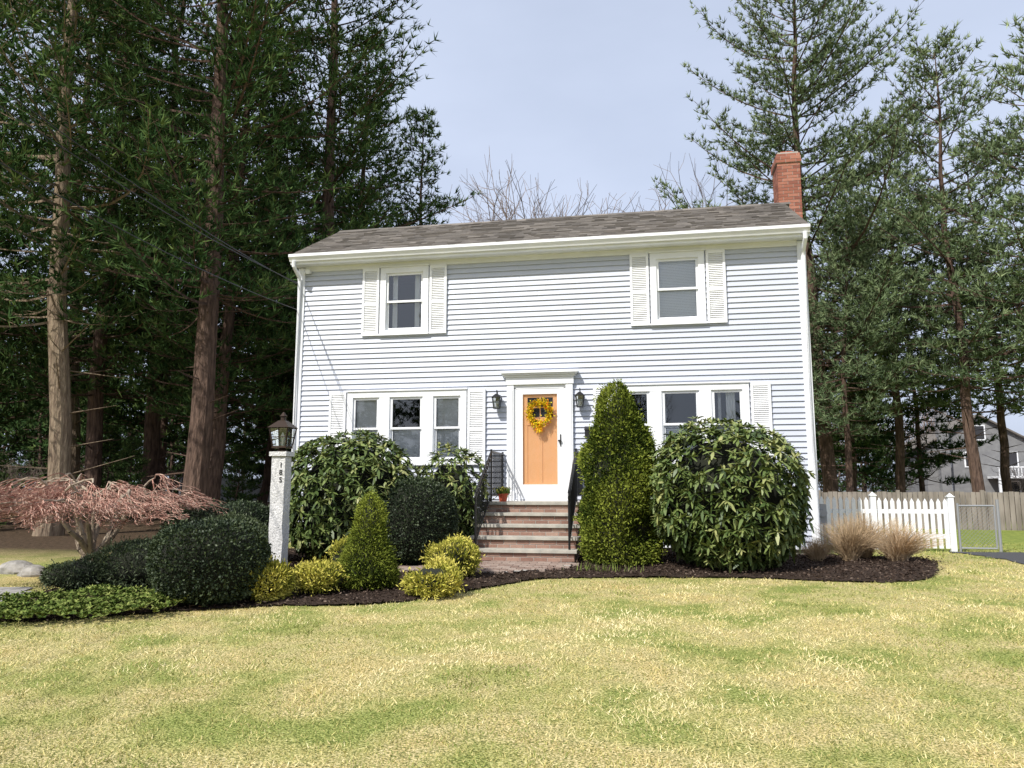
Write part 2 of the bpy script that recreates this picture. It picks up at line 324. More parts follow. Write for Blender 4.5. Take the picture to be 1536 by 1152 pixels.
gp=[(-.327,6.11),(-.38,6.11),(-.40,6.15),(-.44,6.19),(-.44,6.245),(-.425,6.245),(-.327,6.20)]
for (a,b),(c,d) in zip(gp,gp[1:]+gp[:1]): T.quad((XL-.07,a,b),(XR+.06,a,b),(XR+.06,c,d),(XL-.07,c,d))
T.add([(XL-.07,a,b) for a,b in gp],[tuple(range(7))]); T.add([(XR+.06,a,b) for a,b in gp],[tuple(range(7))[::-1]])
for x in(XL-.07,XR+.035):
    T.add([(x+i*.03,y,z) for i in(0,1) for y,z in((-.33,6.06),(-.33,6.24),(yr,zr+.04),(yr,zr-.14))],[(0,1,2,3),(7,6,5,4),(0,3,7,4),(1,5,6,2),(0,4,5,1),(3,2,6,7)])
    T.add([(x+i*.03,y,z) for i in(0,1) for y,z in((6.8,6.0),(6.8,6.18),(yr,zr+.04),(yr,zr-.14))],[(0,1,2,3),(7,6,5,4),(0,3,7,4),(1,5,6,2),(0,4,5,1),(3,2,6,7)])
for sx,x in((-1,XL+.02),(1,XR-.02)):
    P=[(x,-.38,6.12),(x,-.37,6.02),(x,-.12,5.86),(x,-.085,5.78),(x,-.085,.75),(x,-.10,.68),(x+sx*.02,-.30,.60)]
    tube(T,P,[.04]*7,8)
T.box(XL+.11,XR-.11,-.03,.0,ZB-.035,ZB-.001)
T.obj('trim',[white],parent=H,bevel=.003)
R=Acc()
def slope(ya,za,yb,zb,nc):
    x0,x1=XL-.085,XR+.075
    dy=(yb-ya)/nc;dz=(zb-za)/nc
    up=np.array([0,dy,dz]); nr=np.cross([1,0,0],up); nr=nr/np.linalg.norm(nr); nr=nr*np.sign(nr[2])
    for c in range(nc):
        x=x0-random.uniform(0,.2)
        while x<x1:
            w=random.choice([.14,.2,.27,.33]); xa=max(x,x0);xb=min(x+w,x1); x+=w
            if xb-xa<.01: continue
            th=random.choice([.006,.009,.016]); b0=np.array([0,ya+dy*c,za+dz*c]); b1=b0+up*1.04
            ex=np.array([1.,0,0]); tone=np.clip(random.gauss(.5,.22),0,1)
            p=[b0+ex*xa,b0+ex*xb,b1+ex*xb,b1+ex*xa]; q=[p[0]+nr*(th+.006),p[1]+nr*(th+.006),p[2]+nr*.003,p[3]+nr*.003]
            R.add(p+q,[(4,5,6,7),(0,1,5,4),(1,2,6,5),(0,4,7,3)],0,tone)
    R.quad((x0,ya,za-.012),(x1,ya,za-.012),(x1,yb,zb-.012),(x0,yb,zb-.012),0,.2)
slope(-.37,6.235,yr,zr+.055,19); slope(6.85,6.15,yr,zr+.055,30)
x=XL-.08
while x<XR+.05:
    R.add([(x,yr-.14,zr-.01),(x+.2,yr-.14,zr-.01),(x+.2,yr,zr+.085),(x,yr,zr+.085),(x,yr+.14,zr+.005),(x+.2,yr+.14,zr+.005)],[(0,1,2,3),(3,2,5,4)],0,random.random()); x+=.2
R.obj('roof',[shing],parent=H)
def bricks(acc,mi,x0,x1,y0,y1,z0,z1,bl=.20,bhh=.06,j=.010,d=.05):
    acc.box(x0+.007,x1-.007,y0+.007,y1-.007,z0,z1,mi+1)
    nc=max(1,round((z1-z0)/(bhh+j))); hh=(z1-z0)/nc
    for c in range(nc):
        za=z0+c*hh+j*.5; zb=z0+(c+1)*hh-j*.5
        def run(u0,u1,off,fn):
            u=u0-off
            while u<u1-.005:
                a=max(u,u0);b=min(u+bl,u1)
                if b-a>.02: fn(a,b,random.random())
                u+=bl+j
        o=(c%2)*(bl+j)/2
        run(x0,x1,o,lambda a,b,t:acc.box(a,b,y0,y0+d,za,zb,mi,t))
        run(x0,x1,o,lambda a,b,t:acc.box(a,b,y1-d,y1,za,zb,mi,t))
        run(y0+d+j,y1-d-j,.1-o*.5,lambda a,b,t:(acc.box(x0,x0+d,a,b,za,zb,mi,t),acc.box(x1-d,x1,a,b,za,zb,mi,t)))
C=Acc(); bricks(C,0,4.86,5.33,2.45,3.1,.3,8.62); bricks(C,0,4.83,5.36,2.42,3.13,8.62,8.76); bricks(C,0,4.85,5.34,2.44,3.11,8.76,8.83)
C.box(4.88,5.31,2.47,3.08,8.83,8.87,1); C.box(4.97,5.22,2.6,2.95,8.87,8.94,2)
C.box(4.80,4.86,2.40,3.15,7.3,7.62,3)
C.obj('chimney',[brickm,mortar,terr,galv],parent=H)
W=Acc()
def sash(xa,xb,za,zb,y,fr=.035):
    W.box(xa,xa+fr,y,y+.035,za,zb);W.box(xb-fr,xb,y,y+.035,za,zb);W.box(xa+fr,xb-fr,y+.001,y+.034,za,za+fr*1.2);W.box(xa+fr,xb-fr,y+.001,y+.034,zb-fr,zb)
    W.quad((xa+fr,y+.018,za+fr),(xb-fr,y+.018,za+fr),(xb-fr,y+.018,zb-fr),(xa+fr,y+.018,zb-fr),1)
def unit(xa,xb,za,zb,bl):
    zm=(za+zb)/2
    sash(xa,xb,zm-.02,zb,-.02); sash(xa,xb,za,zm+.02,.016)
    W.box(xa-.02,xa,-.025,.12,za-.02,zb+.02);W.box(xb,xb+.02,-.025,.12,za-.02,zb+.02);W.box(xa-.02,xb+.02,-.024,.12,zb,zb+.02);W.box(xa-.02,xb+.02,-.024,.12,za-.02,za)
    if bl:
        f0,f1=bl; a=za+(zb-za)*f0; b=za+(zb-za)*f1; z=a
        while z<b:
            W.obox(((xa+xb)/2,.072,z),((xb-xa)/2-.03,0,0),(0,.007,.015),(0,-.0007,.0006),2); z+=.030
        W.box(xa+.03,xb-.03,.062,.082,b,b+.03,2)
def shutter(xa,xb,za,zb):
    y0=-.065; f=.045; W.box(xa,xa+f,y0,-.029,za,zb,3);W.box(xb-f,xb,y0,-.029,za,zb,3)
    zm=za+(zb-za)*.46
    for a,b in((za,za+.07),(zm-.03,zm+.03),(zb-.06,zb)): W.box(xa+f,xb-f,y0+.002,-.030,a,b,3)
    W.box(xa+f,xb-f,-.036,-.030,za,zb,3)
    for a,b in((za+.07,zm-.03),(zm+.03,zb-.06)):
        n=int((b-a)/.034)
        for i in range(n):
            z=a+(i+.5)*(b-a)/n; W.obox(((xa+xb)/2,-.047,z),((xb-xa)/2-f,0,0),(0,.011,.0135),(0,-.002,.0018),3)
def window(xc,w,z0,z1,kind,bl):
    xa,xb=xc-w/2,xc+w/2; t=.115
    W.box(xa,xa+t,-.055,0,z0,z1);W.box(xb-t,xb,-.055,0,z0,z1);W.box(xa+t,xb-t,-.054,0,z1-t,z1-.0);W.box(xa+t,xb-t,-.054,0,z0,z0+.07)
    W.box(xa-.02,xb+.02,-.085,-.0,z0-.035,z0-.001); W.box(xa-.02,xb+.02,-.08,-.001,z1+.001,z1+.03)
    ia,ib,ja,jb=xa+t+.01,xb-t-.01,z0+.08,z1-t-.01
    if kind==1: unit(ia,ib,ja,jb,bl[0])
    else:
        m=.25; ws=(ib-ia-2*m); w1=ws*.31;w2=ws*.38
        unit(ia,ia+w1,ja,jb,bl[0]); W.box(ia+w1+.02,ia+w1+m-.02,-.05,.06,ja-.01,jb+.01); unit(ia+w1+m,ia+w1+m+w2,ja,jb,bl[1]); W.box(ib-w1-m+.02,ib-w1-.02,-.05,.06,ja-.01,jb+.01); unit(ib-w1,ib,ja,jb,bl[2])
    shutter(xa-.37,xa-.025,z0-.03,z1-.0); shutter(xb+.025,xb+.37,z0-.03,z1-.0)
window(*wins[0],[None]); window(*wins[1],[(0,1)])
window(*wins[2],[(0,1),(0,.48),(0,1)]); window(*wins[3],[(0,.5),(0,.45),(0,.4)])
W.obj('windows_and_shutters',[white,glass,blind,shutm],parent=H)
Cc=Acc()
for x0,x1,za,zb in((3.38,3.54,2.2,3.4),(3.24,3.29,2.2,3.4),(2.24,2.32,2.2,3.4),(2.84,2.91,2.2,3.4),(-2.98,-2.88,4.75,5.85),(-2.52,-2.42,4.75,5.85)):
    xs=np.linspace(x0,x1,9)
    for i in range(8): Cc.quad((xs[i],.12+.02*(i%2),za),(xs[i+1],.12+.02*((i+1)%2),za),(xs[i+1],.12+.02*((i+1)%2),zb),(xs[i],.12+.02*(i%2),zb))
Cc.obj('curtains',[blind],parent=H)
D_=Acc()
for s in(-1,1):
    a,b=sorted((s*.49,s*.62)); D_.box(a,b,-.085,.0,1.40,3.56)
    a,b=sorted((s*.515,s*.595)); D_.box(a,b,-.095,-.085,1.62,3.46)
    a,b=sorted((s*.48,s*.635)); D_.box(a,b,-.10,.0,1.401,1.58)
    a,b=sorted((s*.455,s*.49)); D_.box(a,b,-.05,.12,1.40,3.50)
D_.box(-.49,.49,-.05,.12,3.485,3.56); D_.box(-.64,.64,-.10,0,3.561,3.70); D_.box(-.67,.67,-.13,0,3.701,3.735); D_.box(-.70,.70,-.17,0,3.736,3.765); D_.box(-.73,.73,-.20,0,3.766,3.80)
D_.box(-.5,.5,-.12,.12,1.385,1.42)
ys=-.045
for a,b in((-.45,-.325),(.325,.45)): D_.box(a,b,ys,ys+.035,1.425,3.48)
D_.box(-.325,.325,ys+.001,ys+.034,1.425,1.70); D_.box(-.325,.325,ys+.001,ys+.034,3.38,3.48)
D_.quad((-.325,ys+.02,1.70),(.325,ys+.02,1.70),(.325,ys+.02,3.38),(-.325,ys+.02,3.38),2)
D_.box(.375,.395,ys-.012,ys,2.40,2.62,3); D_.box(.34,.40,ys-.05,ys-.012,2.49,2.515,3)
y=.0
D_.box(-.45,.45,y+.012,y+.05,1.42,3.48,1)
for a,b in((-.45,-.24),(-.04,.04),(.24,.45)): D_.box(a,b,y,y+.012,1.72,2.80,1)
for a,b in((1.42,1.72),(2.80,2.95),(3.32,3.48)): D_.box(-.45,.45,y-.002,y+.0115,a,b,1)
for a,b in((-.45,-.24),(.24,.45)): D_.box(a,b,y-.001,y+.0115,2.95,3.32,1)
D_.box(-.24,.24,y+.006,y+.0118,2.95,3.32,3)
D_.box(-.012,.012,y,y+.006,2.95,3.32,1); D_.box(-.24,.24,y+.001,y+.0055,3.12,3.145,1)
D_.obj('front_door',[white,orange,dglass,iron],parent=H)
F=Acc(); tube(F,[(-4.80,-.05,5.98),(-4.80,-.16,5.95)],[.03,.05],10,0); tube(F,[(-4.72,-.05,5.98),(-4.70,-.15,5.96)],[.03,.05],10,0); F.box(-4.85,-4.66,-.075,-.045,5.94,6.0)
F.obj('floodlight',[white],parent=H)
# ------------------------------------------------------------------ steps
S=Acc(); r=.176; zt=1.40
y_l=-1.15
bricks(S,0,-.82,.85,y_l+.01,-.03,.25,zt-.05)
S.box(-.86,.89,y_l-.03,-.0285,zt-.05,zt,2)
for i in range(1,5):
    z=zt-r*i; ya=y_l-.30*i
    bricks(S,0,-.82,.85,ya+.02,ya+.33,.25,z-.05); S.box(-.86,.89,ya-.02,ya+.318,z-.05,z,2)
S.obj('front_steps',[stepbrick,mortar,bluestone],bevel=.004)
def railing(x):
    R=Acc()
    top=[(x,-.06,zt+.86),(x,y_l+.05,zt+.86),(x,y_l-1.13,zt+.86-r*4)]
    for dz in(0,-.10,-.76):
        P=[(a,b,c+dz) for a,b,c in top]
        rr=.020 if dz==0 else .012
        for p,q in zip(P[:-1],P[1:]): segs(R,[p],[q],rr,rr,6)
    yv=-.10
    while yv>y_l-1.1:
        z=zt+.86 if yv>y_l+.05 else zt+.86-(y_l+.05-yv)/1.18*r*4
        segs(R,[(x,yv,z-.76)],[(x,yv,z)],.0095,.0095,4); yv-=.105
    for yv,zz in((-.07,zt),(y_l+.05,zt),(y_l-1.12,zt-r*4)):
        segs(R,[(x,yv,zz-.01)],[(x,yv,zz+.90)],.019,.019,6,caps=True)
    th=np.linspace(0,4.5,16); sc_=[(x,y_l-1.13-.07*math.sin(t)*(1-t/7),zt+.86-r*4-.07+.07*math.cos(t)*(1-t/7)) for t in th]
    tube(R,sc_,[.013]*16,6)
    return R.obj('step_railing',[iron])
railing(-.70); railing(.77)
def lantern(x,z):
    L=Acc(); y=-.15
    L.box(x-.045,x+.045,-.045,-.02,z-.08,z+.14); tube(L,[(x,-.04,z+.10),(x,-.10,z+.20),(x,y,z+.22),(x,y,z+.14)],[.009]*4,6)
    a,b=.075,.05
    for sx in(-1,1):
        for sy in(-1,1): segs(L,[(x+sx*b,y+sy*b,z-.12)],[(x+sx*a,y+sy*a,z+.08)],.008,.008,4)
    L.box(x-b-.008,x+b+.008,y-b-.008,y+b+.008,z-.135,z-.12); 
    L.add([(x-a-.015,y-a-.015,z+.08),(x+a+.015,y-a-.015,z+.08),(x+a+.015,y+a+.015,z+.08),(x-a-.015,y+a+.015,z+.08),(x-.02,y-.02,z+.15),(x+.02,y-.02,z+.15),(x+.02,y+.02,z+.15),(x-.02,y+.02,z+.15)],[(0,1,5,4),(1,2,6,5),(2,3,7,6),(3,0,4,7),(4,5,6,7),(3,2,1,0)])
    for k in range(4):
        p=[(-1,-1),(1,-1),(1,1),(-1,1)]; c,d=p[k],p[(k+1)%4]
        L.quad((x+c[0]*b*.96,y+c[1]*b*.96,z-.12),(x+d[0]*b*.96,y+d[1]*b*.96,z-.12),(x+d[0]*a*.96,y+d[1]*a*.96,z+.08),(x+c[0]*a*.96,y+c[1]*a*.96,z+.08),1)
    segs(L,[(x,y,z-.12)],[(x,y,z-.02)],.012,.012,6,2)
    L.obj('wall_lantern',[iron,glass,white])
lantern(-.80,3.24); lantern(.76,3.24)
B=Acc(); B.box(.84,1.14,-.13,-.030,2.56,2.70); B.add([(.83,-.14,2.70),(1.15,-.14,2.70),(1.15,-.03,2.76),(.83,-.03,2.76),(.83,-.14,2.685),(1.15,-.14,2.685),(1.15,-.03,2.70),(.83,-.03,2.70)],[(0,1,2,3),(4,5,1,0),(1,5,6,2),(0,3,7,4)]); B.obj('mailbox',[iron])
Wr=Acc(); wc=np.array([0,-.095,3.02]); N=1100; th=rng.uniform(0,2*np.pi,N); rr=.185+rng.normal(size=N)*.035
P=np.stack([wc[0]+rr*np.cos(th),wc[1]+rng.uniform(-.04,.03,N),wc[2]+rr*np.sin(th)],1); D=nrm(np.stack([np.cos(th),np.full(N,-.7),np.sin(th)],1)+rng.normal(size=(N,3))*.7)
leaves(Wr,P,D,rng.uniform(.03,.06,N),rng.uniform(.018,.035,N),0,rng.uniform(0,1,N))
N=120; P=np.stack([rng.normal(size=N)*.03,np.full(N,-.11),wc[2]-.18-rng.uniform(0,.16,N)],1); leaves(Wr,P,nrm(np.array([[0,-.3,-1]])+rng.normal(size=(N,3))*.5),.05,.025,0,rng.uniform(.4,1,N))
tt=np.linspace(0,2*np.pi,25); tube(Wr,np.stack([.185*np.cos(tt),np.full(25,-.08),3.02+.185*np.sin(tt)],1),[.02]*25,6,1,close=False)
wm=leafmat('wreath_flowers',[(.10,.16,.02),(.70,.55,.02),(.88,.72,.04),(.85,.60,.03),(.75,.16,.02)],.2)
Wr.obj('door_wreath',[wm,stem],origin=(0,-.095,3.02))
P_=Acc(); c=(-.52,-.95); zz=1.40
tube(P_,[(c[0],c[1],zz),(c[0],c[1],zz+.11),(c[0],c[1],zz+.112),(c[0],c[1],zz+.14)],[.06,.085,.095,.095],14,0)
N=260; P=np.array([c[0],c[1],zz+.13])+rng.normal(size=(N,3))*[.05,.05,.0]; D=nrm(rng.normal(size=(N,3))*.6+[0,0,1]); leaves(P_,P,D,rng.uniform(.05,.15,N),.02,1,rng.uniform(0,.7,N)); P=P+D*.11; leaves(P_,P[:90],nrm(rng.normal(size=(90,3))),.035,.03,2,.7)
P_.obj('flower_pot',[terr,gcm,goldm])
# ------------------------------------------------------------------ granite lamp post
px,py=-2.97,-4.30; pz=G(px,py)
Q=empty('lamp_post',(px,py,pz))
g=Acc(); 
zz=np.linspace(pz-.1,2.06,12); hw=.098
ring=[]
for z_ in zz:
    for k in range(16):
        s=k/4; side=int(s); f=s-side; cx,cy=[(-1+2*f,-1),(1,-1+2*f),(1-2*f,1),(-1,1-2*f)][side]
        j=rng.normal(size=2)*.0035; ring.append((px+cx*hw+j[0],py+cy*hw+j[1],z_))
g.add(ring,[(a*16+k,a*16+(k+1)%16,(a+1)*16+(k+1)%16,(a+1)*16+k) for a in range(11) for k in range(16)])
g.box(px-.125,px+.125,py-.125,py+.125,2.06,2.12)
g.obj('post',[granite],parent=Q)
g=Acc(); z0=2.12; 
tube(g,[(px,py,z0),(px,py,z0+.02),(px,py,z0+.05)],[.07,.07,.04],12)
a,b=.135,.095; zb,z1=z0+.07,z0+.33
g.box(px-b-.01,px+b+.01,py-b-.01,py+b+.01,z0+.05,zb)
cr=[(-1,-1),(1,-1),(1,1),(-1,1)]
for k in range(4):
    c,d=np.array(cr[k]),np.array(cr[(k+1)%4])
    p0=np.array([*(np.array([px,py])+c*b),zb]);p1=np.array([*(np.array([px,py])+c*a),z1]); q0=np.array([*(np.array([px,py])+d*b),zb]);q1=np.array([*(np.array([px,py])+d*a),z1])
    segs(g,[p0],[p1],.011,.011,4)
    for f in(.0,.5,1.): segs(g,[p0+(p1-p0)*f],[q0+(q1-q0)*f],.009 if f!=.5 else .006,.009 if f!=.5 else .006,4)
    segs(g,[(p0+q0)/2],[(p1+q1)/2],.006,.006,4)
    ctr=np.array([px,py,0]); sc2=lambda v:(v-ctr)*[.97,.97,1]+ctr
    g.quad(sc2(p0),sc2(q0),sc2(q1),sc2(p1),1)
s_=.02
g.add([(px-a-s_,py-a-s_,z1),(px+a+s_,py-a-s_,z1),(px+a+s_,py+a+s_,z1),(px-a-s_,py+a+s_,z1),(px-.05,py-.05,z1+.10),(px+.05,py-.05,z1+.10),(px+.05,py+.05,z1+.10),(px-.05,py+.05,z1+.10)],[(0,1,5,4),(1,2,6,5),(2,3,7,6),(3,0,4,7),(3,2,1,0),(4,5,6,7)])
tube(g,[(px,py,z1+.10),(px,py,z1+.15),(px,py,z1+.16),(px,py,z1+.19),(px,py,z1+.22)],[.04,.035,.055,.03,.008],10)
segs(g,[(px,py,zb)],[(px,py,zb+.10)],.014,.014,8,2); tube(g,[(px,py,zb+.10),(px,py,zb+.14),(px,py,zb+.2)],[.02,.028,.006],8,2)
g.obj('lantern',[bronze,glass,white],parent=Q)
for i,ch in enumerate('185'):
    cu=bpy.data.curves.new('number_'+ch,'FONT'); cu.body=ch; cu.size=.10; cu.extrude=.003; o=bpy.data.objects.new('number_'+ch,cu); sc.collection.objects.link(o); o.parent=Q
    o.rotation_euler=(math.radians(90),0,0); o.location=(.02,-.106,1.50-i*.10); cu.materials.append(iron)
# ------------------------------------------------------------------ shrubs
def prof_pts(N,prof,R,Hh,amp,seed,nl=26):
    r=np.random.default_rng(seed); hs=np.linspace(0.001,.999,400); pr=prof(hs); dp=np.gradient(pr,hs)
    w=pr*np.sqrt(Hh**2+(R*dp)**2); w/=w.sum(); cdf=np.cumsum(w); h=np.interp(r.uniform(0,1,N),cdf,hs); az=r.uniform(0,2*np.pi,N)
    p=np.interp(h,hs,pr); d=np.interp(h,hs,dp)
    nn=nrm(np.stack([np.cos(az)*Hh,np.sin(az)*Hh,-d*R],1)); P=np.stack([R*p*np.cos(az),R*p*np.sin(az),h*Hh],1)
    r2=np.random.default_rng(seed+500); az2=r2.uniform(0,2*np.pi,nl); h2=np.interp(r2.uniform(0,1,nl),cdf,hs); p2=np.interp(h2,hs,pr); cen=np.stack([R*p2*np.cos(az2),R*p2*np.sin(az2),h2*Hh],1); am=r2.uniform(-1,1,nl)
    sg=.22*min(R,Hh)+.05
    dd=((P[:,None]-cen[None])**2).sum(-1); g=np.exp(-dd/(2*sg*sg)); lump=(g*am[None]).sum(1)
    P=P+nn*(amp*lump)[:,None]; return P,nn,lump
ball=lambda e=2.2:(lambda h:np.maximum(1-np.abs(2*h-1)**e,0)**(1/e))
yewp=lambda h:np.where(h<.3,.80+.2*np.sin(h/.3*np.pi/2),np.maximum(1-(np.maximum(h-.3,0)/.7)**1.9,0)**.72)
conep=lambda h:np.where(h<.12,.75+.25*(h/.12),np.maximum(1-((h-.12)/.88),0)**.82)*1.0
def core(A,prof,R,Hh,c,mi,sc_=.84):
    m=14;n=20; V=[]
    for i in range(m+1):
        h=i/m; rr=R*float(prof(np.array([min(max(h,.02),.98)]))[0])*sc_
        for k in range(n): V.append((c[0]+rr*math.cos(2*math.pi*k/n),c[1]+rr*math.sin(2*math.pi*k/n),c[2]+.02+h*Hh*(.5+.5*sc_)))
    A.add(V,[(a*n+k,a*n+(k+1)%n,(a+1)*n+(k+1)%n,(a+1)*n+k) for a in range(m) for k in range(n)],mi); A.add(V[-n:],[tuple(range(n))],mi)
def rhodo(x,y,R,Hh,N,seed,L=.16):
    A=Acc(); c=np.array([x,y,G(x,y)+.04]); pf=ball(2.5)
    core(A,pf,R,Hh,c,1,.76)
    for sc_,M in((1,N),(.9,N//2)):
        P,nn,lu=prof_pts(M,pf,R,Hh,.14,seed,34); P=P*[sc_,sc_,.5+.5*sc_]+rng.normal(size=P.shape)*.035
        k=P[:,2]>.03; P=P[k]+c;nn=nrm(nn[k]+[0,-.15,.45]);lu=lu[k]; M=len(P)
        ref=np.array([[0.3,.2,1.]]); Aa=nrm(np.cross(nn,ref));Bb=np.cross(nn,Aa); m=9; th0=rng.uniform(0,6.28,M)
        base=rng.uniform(.22,.76,M)+.16*lu
        for q in range(m):
            th=th0+q*2*np.pi/6.2+rng.normal(size=M)*.15; el=rng.uniform(.0,.4,M) if q<6 else rng.uniform(.6,1.1,M)
            D=nrm((np.cos(th)*np.cos(el))[:,None]*Aa+(np.sin(th)*np.cos(el))[:,None]*Bb+np.sin(el)[:,None]*nn)
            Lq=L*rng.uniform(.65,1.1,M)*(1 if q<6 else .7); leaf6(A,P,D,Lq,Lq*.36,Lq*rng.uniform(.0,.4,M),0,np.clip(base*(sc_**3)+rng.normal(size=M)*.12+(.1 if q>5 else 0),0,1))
        if sc_==1: leaves(A,P,nn,.035,.016,0,.95)
    for i in range(9):
        a=rng.uniform(0,6.28); segs(A,[c+[.1*math.cos(a),.1*math.sin(a),-.05]],[c+[R*.8*math.cos(a),R*.8*math.sin(a),Hh*.5]],.022,.01,5,2)
    return A.obj('rhododendron_bush',[rhod,corem,stem],origin=tuple(c))
rhodo(-2.78,-2.22,1.02,1.93,900,1,.145); rhodo(-1.32,-1.50,.52,1.66,320,2,.13); rhodo(3.09,-2.27,1.08,2.0,1000,3,.15)
def fine(name,x,y,R,Hh,N,seed,m,prof,L,W,amp,tones=(.25,.6),upb=.2,shape='leaf',nl=30):
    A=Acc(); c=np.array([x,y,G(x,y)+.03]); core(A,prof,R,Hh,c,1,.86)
    for sc_,M in((1,N),(.93,N//3)):
        P,nn,lu=prof_pts(M,prof,R,Hh,amp,seed,nl); P=P*[sc_,sc_,.5+.5*sc_]+rng.normal(size=P.shape)*L*.35
        k=P[:,2]>.0; P=P[k]+c;nn=nn[k];lu=lu[k];M=len(P)
        D=nrm(nn+[0,0,upb]+rng.normal(size=(M,3))*.6); cl=snoise(P[:,0]*1.0+P[:,2]*.7,P[:,1]+P[:,2],9,seed)
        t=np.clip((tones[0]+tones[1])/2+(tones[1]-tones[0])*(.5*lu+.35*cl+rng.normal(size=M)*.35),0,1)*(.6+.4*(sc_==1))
        Lr=L*rng.uniform(.6,1.3,M)
        (leaves if shape=='leaf' else blades)(A,P-D*L*.4,D,Lr,W*rng.uniform(.7,1.3,M),0,t)
    M=N//60; P,nn,lu=prof_pts(M,prof,R,Hh,amp,seed,nl); P=P+c
    for j in range(4): leaves(A,P+nn*L*.5*j,nrm(nn+rng.normal(size=(M,3))*.7),L,W,0,.8)
    return A.obj(name,[m,corem],origin=tuple(c))
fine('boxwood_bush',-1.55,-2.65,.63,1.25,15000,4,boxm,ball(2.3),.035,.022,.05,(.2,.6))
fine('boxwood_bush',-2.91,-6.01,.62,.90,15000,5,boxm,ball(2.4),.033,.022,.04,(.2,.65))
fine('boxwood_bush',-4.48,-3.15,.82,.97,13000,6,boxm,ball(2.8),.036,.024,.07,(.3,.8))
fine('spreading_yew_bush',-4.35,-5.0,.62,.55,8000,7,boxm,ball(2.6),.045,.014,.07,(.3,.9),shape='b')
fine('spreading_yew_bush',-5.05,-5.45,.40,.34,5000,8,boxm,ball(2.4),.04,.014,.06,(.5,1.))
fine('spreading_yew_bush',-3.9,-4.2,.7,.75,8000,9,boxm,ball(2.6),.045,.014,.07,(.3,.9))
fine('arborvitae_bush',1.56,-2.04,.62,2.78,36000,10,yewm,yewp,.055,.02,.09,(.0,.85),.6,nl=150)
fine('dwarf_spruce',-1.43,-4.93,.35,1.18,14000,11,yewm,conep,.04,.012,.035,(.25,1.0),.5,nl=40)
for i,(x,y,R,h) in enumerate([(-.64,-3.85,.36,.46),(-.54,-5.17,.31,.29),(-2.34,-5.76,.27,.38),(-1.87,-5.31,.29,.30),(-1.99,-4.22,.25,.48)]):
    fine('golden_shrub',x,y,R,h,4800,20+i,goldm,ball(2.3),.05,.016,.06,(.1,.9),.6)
A=Acc(); poly=smoothpoly([(-2.9,-6.75),(-3.3,-6.95),(-4.2,-7.5),(-5.3,-7.45),(-5.2,-6.75),(-4.7,-6.2),(-3.7,-5.7),(-3.3,-6.0)]); N=7000; x=rng.uniform(-5.7,-2.8,N);y=rng.uniform(-7.8,-5.5,N);k=inpoly(x+rng.normal(size=N)*.1,y+rng.normal(size=N)*.1,poly);x=x[k];y=y[k];M=len(x)
hz=.045+.045*snoise(x,y,5,2)+rng.uniform(0,.06,M); P=np.stack([x,y,gh(x,y)+.03+np.maximum(hz,.01)],1); base=rng.uniform(.1,.9,M)
for q in range(6):
    th=rng.uniform(0,6.28,M); D=nrm(np.stack([np.cos(th),np.sin(th),rng.uniform(0,.9,M)],1)); leaves(A,P,D,rng.uniform(.035,.06,M),.024,0,np.clip(base+rng.normal(size=M)*.12,0,1),np.array([[0,0,1.]]))
A.obj('ground_cover_plants',[gcm])
def drygrass(x,y,h,N,spread,tl,th_):
    A=Acc(); c=np.array([x,y,G(x,y)+.02]); a=rng.uniform(0,6.28,N); s=rng.uniform(0.05,1,N)*spread; L=h*rng.uniform(.6,1.15,N); tn=rng.uniform(tl,th_,N)
    prev=c+np.stack([np.cos(a)*.1*s,np.sin(a)*.1*s,0*a],1)
    for j in range(4):
        t=(j+1)/4; out=s*(t**1.5)*.9; nx=c+np.stack([np.cos(a)*(.1*s+out*h),np.sin(a)*(.1*s+out*h),L*(t-.35*s*t*t)],1)+rng.normal(size=(N,3))*.014
        segs(A,prev,nx,.0045*(1-.2*j),.0045*(1-.2*(j+1)),3,0,tn); prev=nx
    A.obj('ornamental_grass',[strawm],origin=tuple(c))
drygrass(5.02,-1.25,.66,800,.9,.0,.7); drygrass(5.75,-1.15,.64,950,1.2,.3,1.); drygrass(5.35,-.8,.72,600,.8,.1,.6); drygrass(4.52,-1.35,.36,500,.8,.2,.8)
A=Acc(); N=60; P=np.array([1.3,-3.0,G(1.3,-3)+.03])+rng.normal(size=(N,3))*[.25,.1,0]; blades(A,P,nrm(rng.normal(size=(N,3))*.3+[0,0,1]),.13,.015,0,.6); A.obj('bulb_sprouts',[gcm])
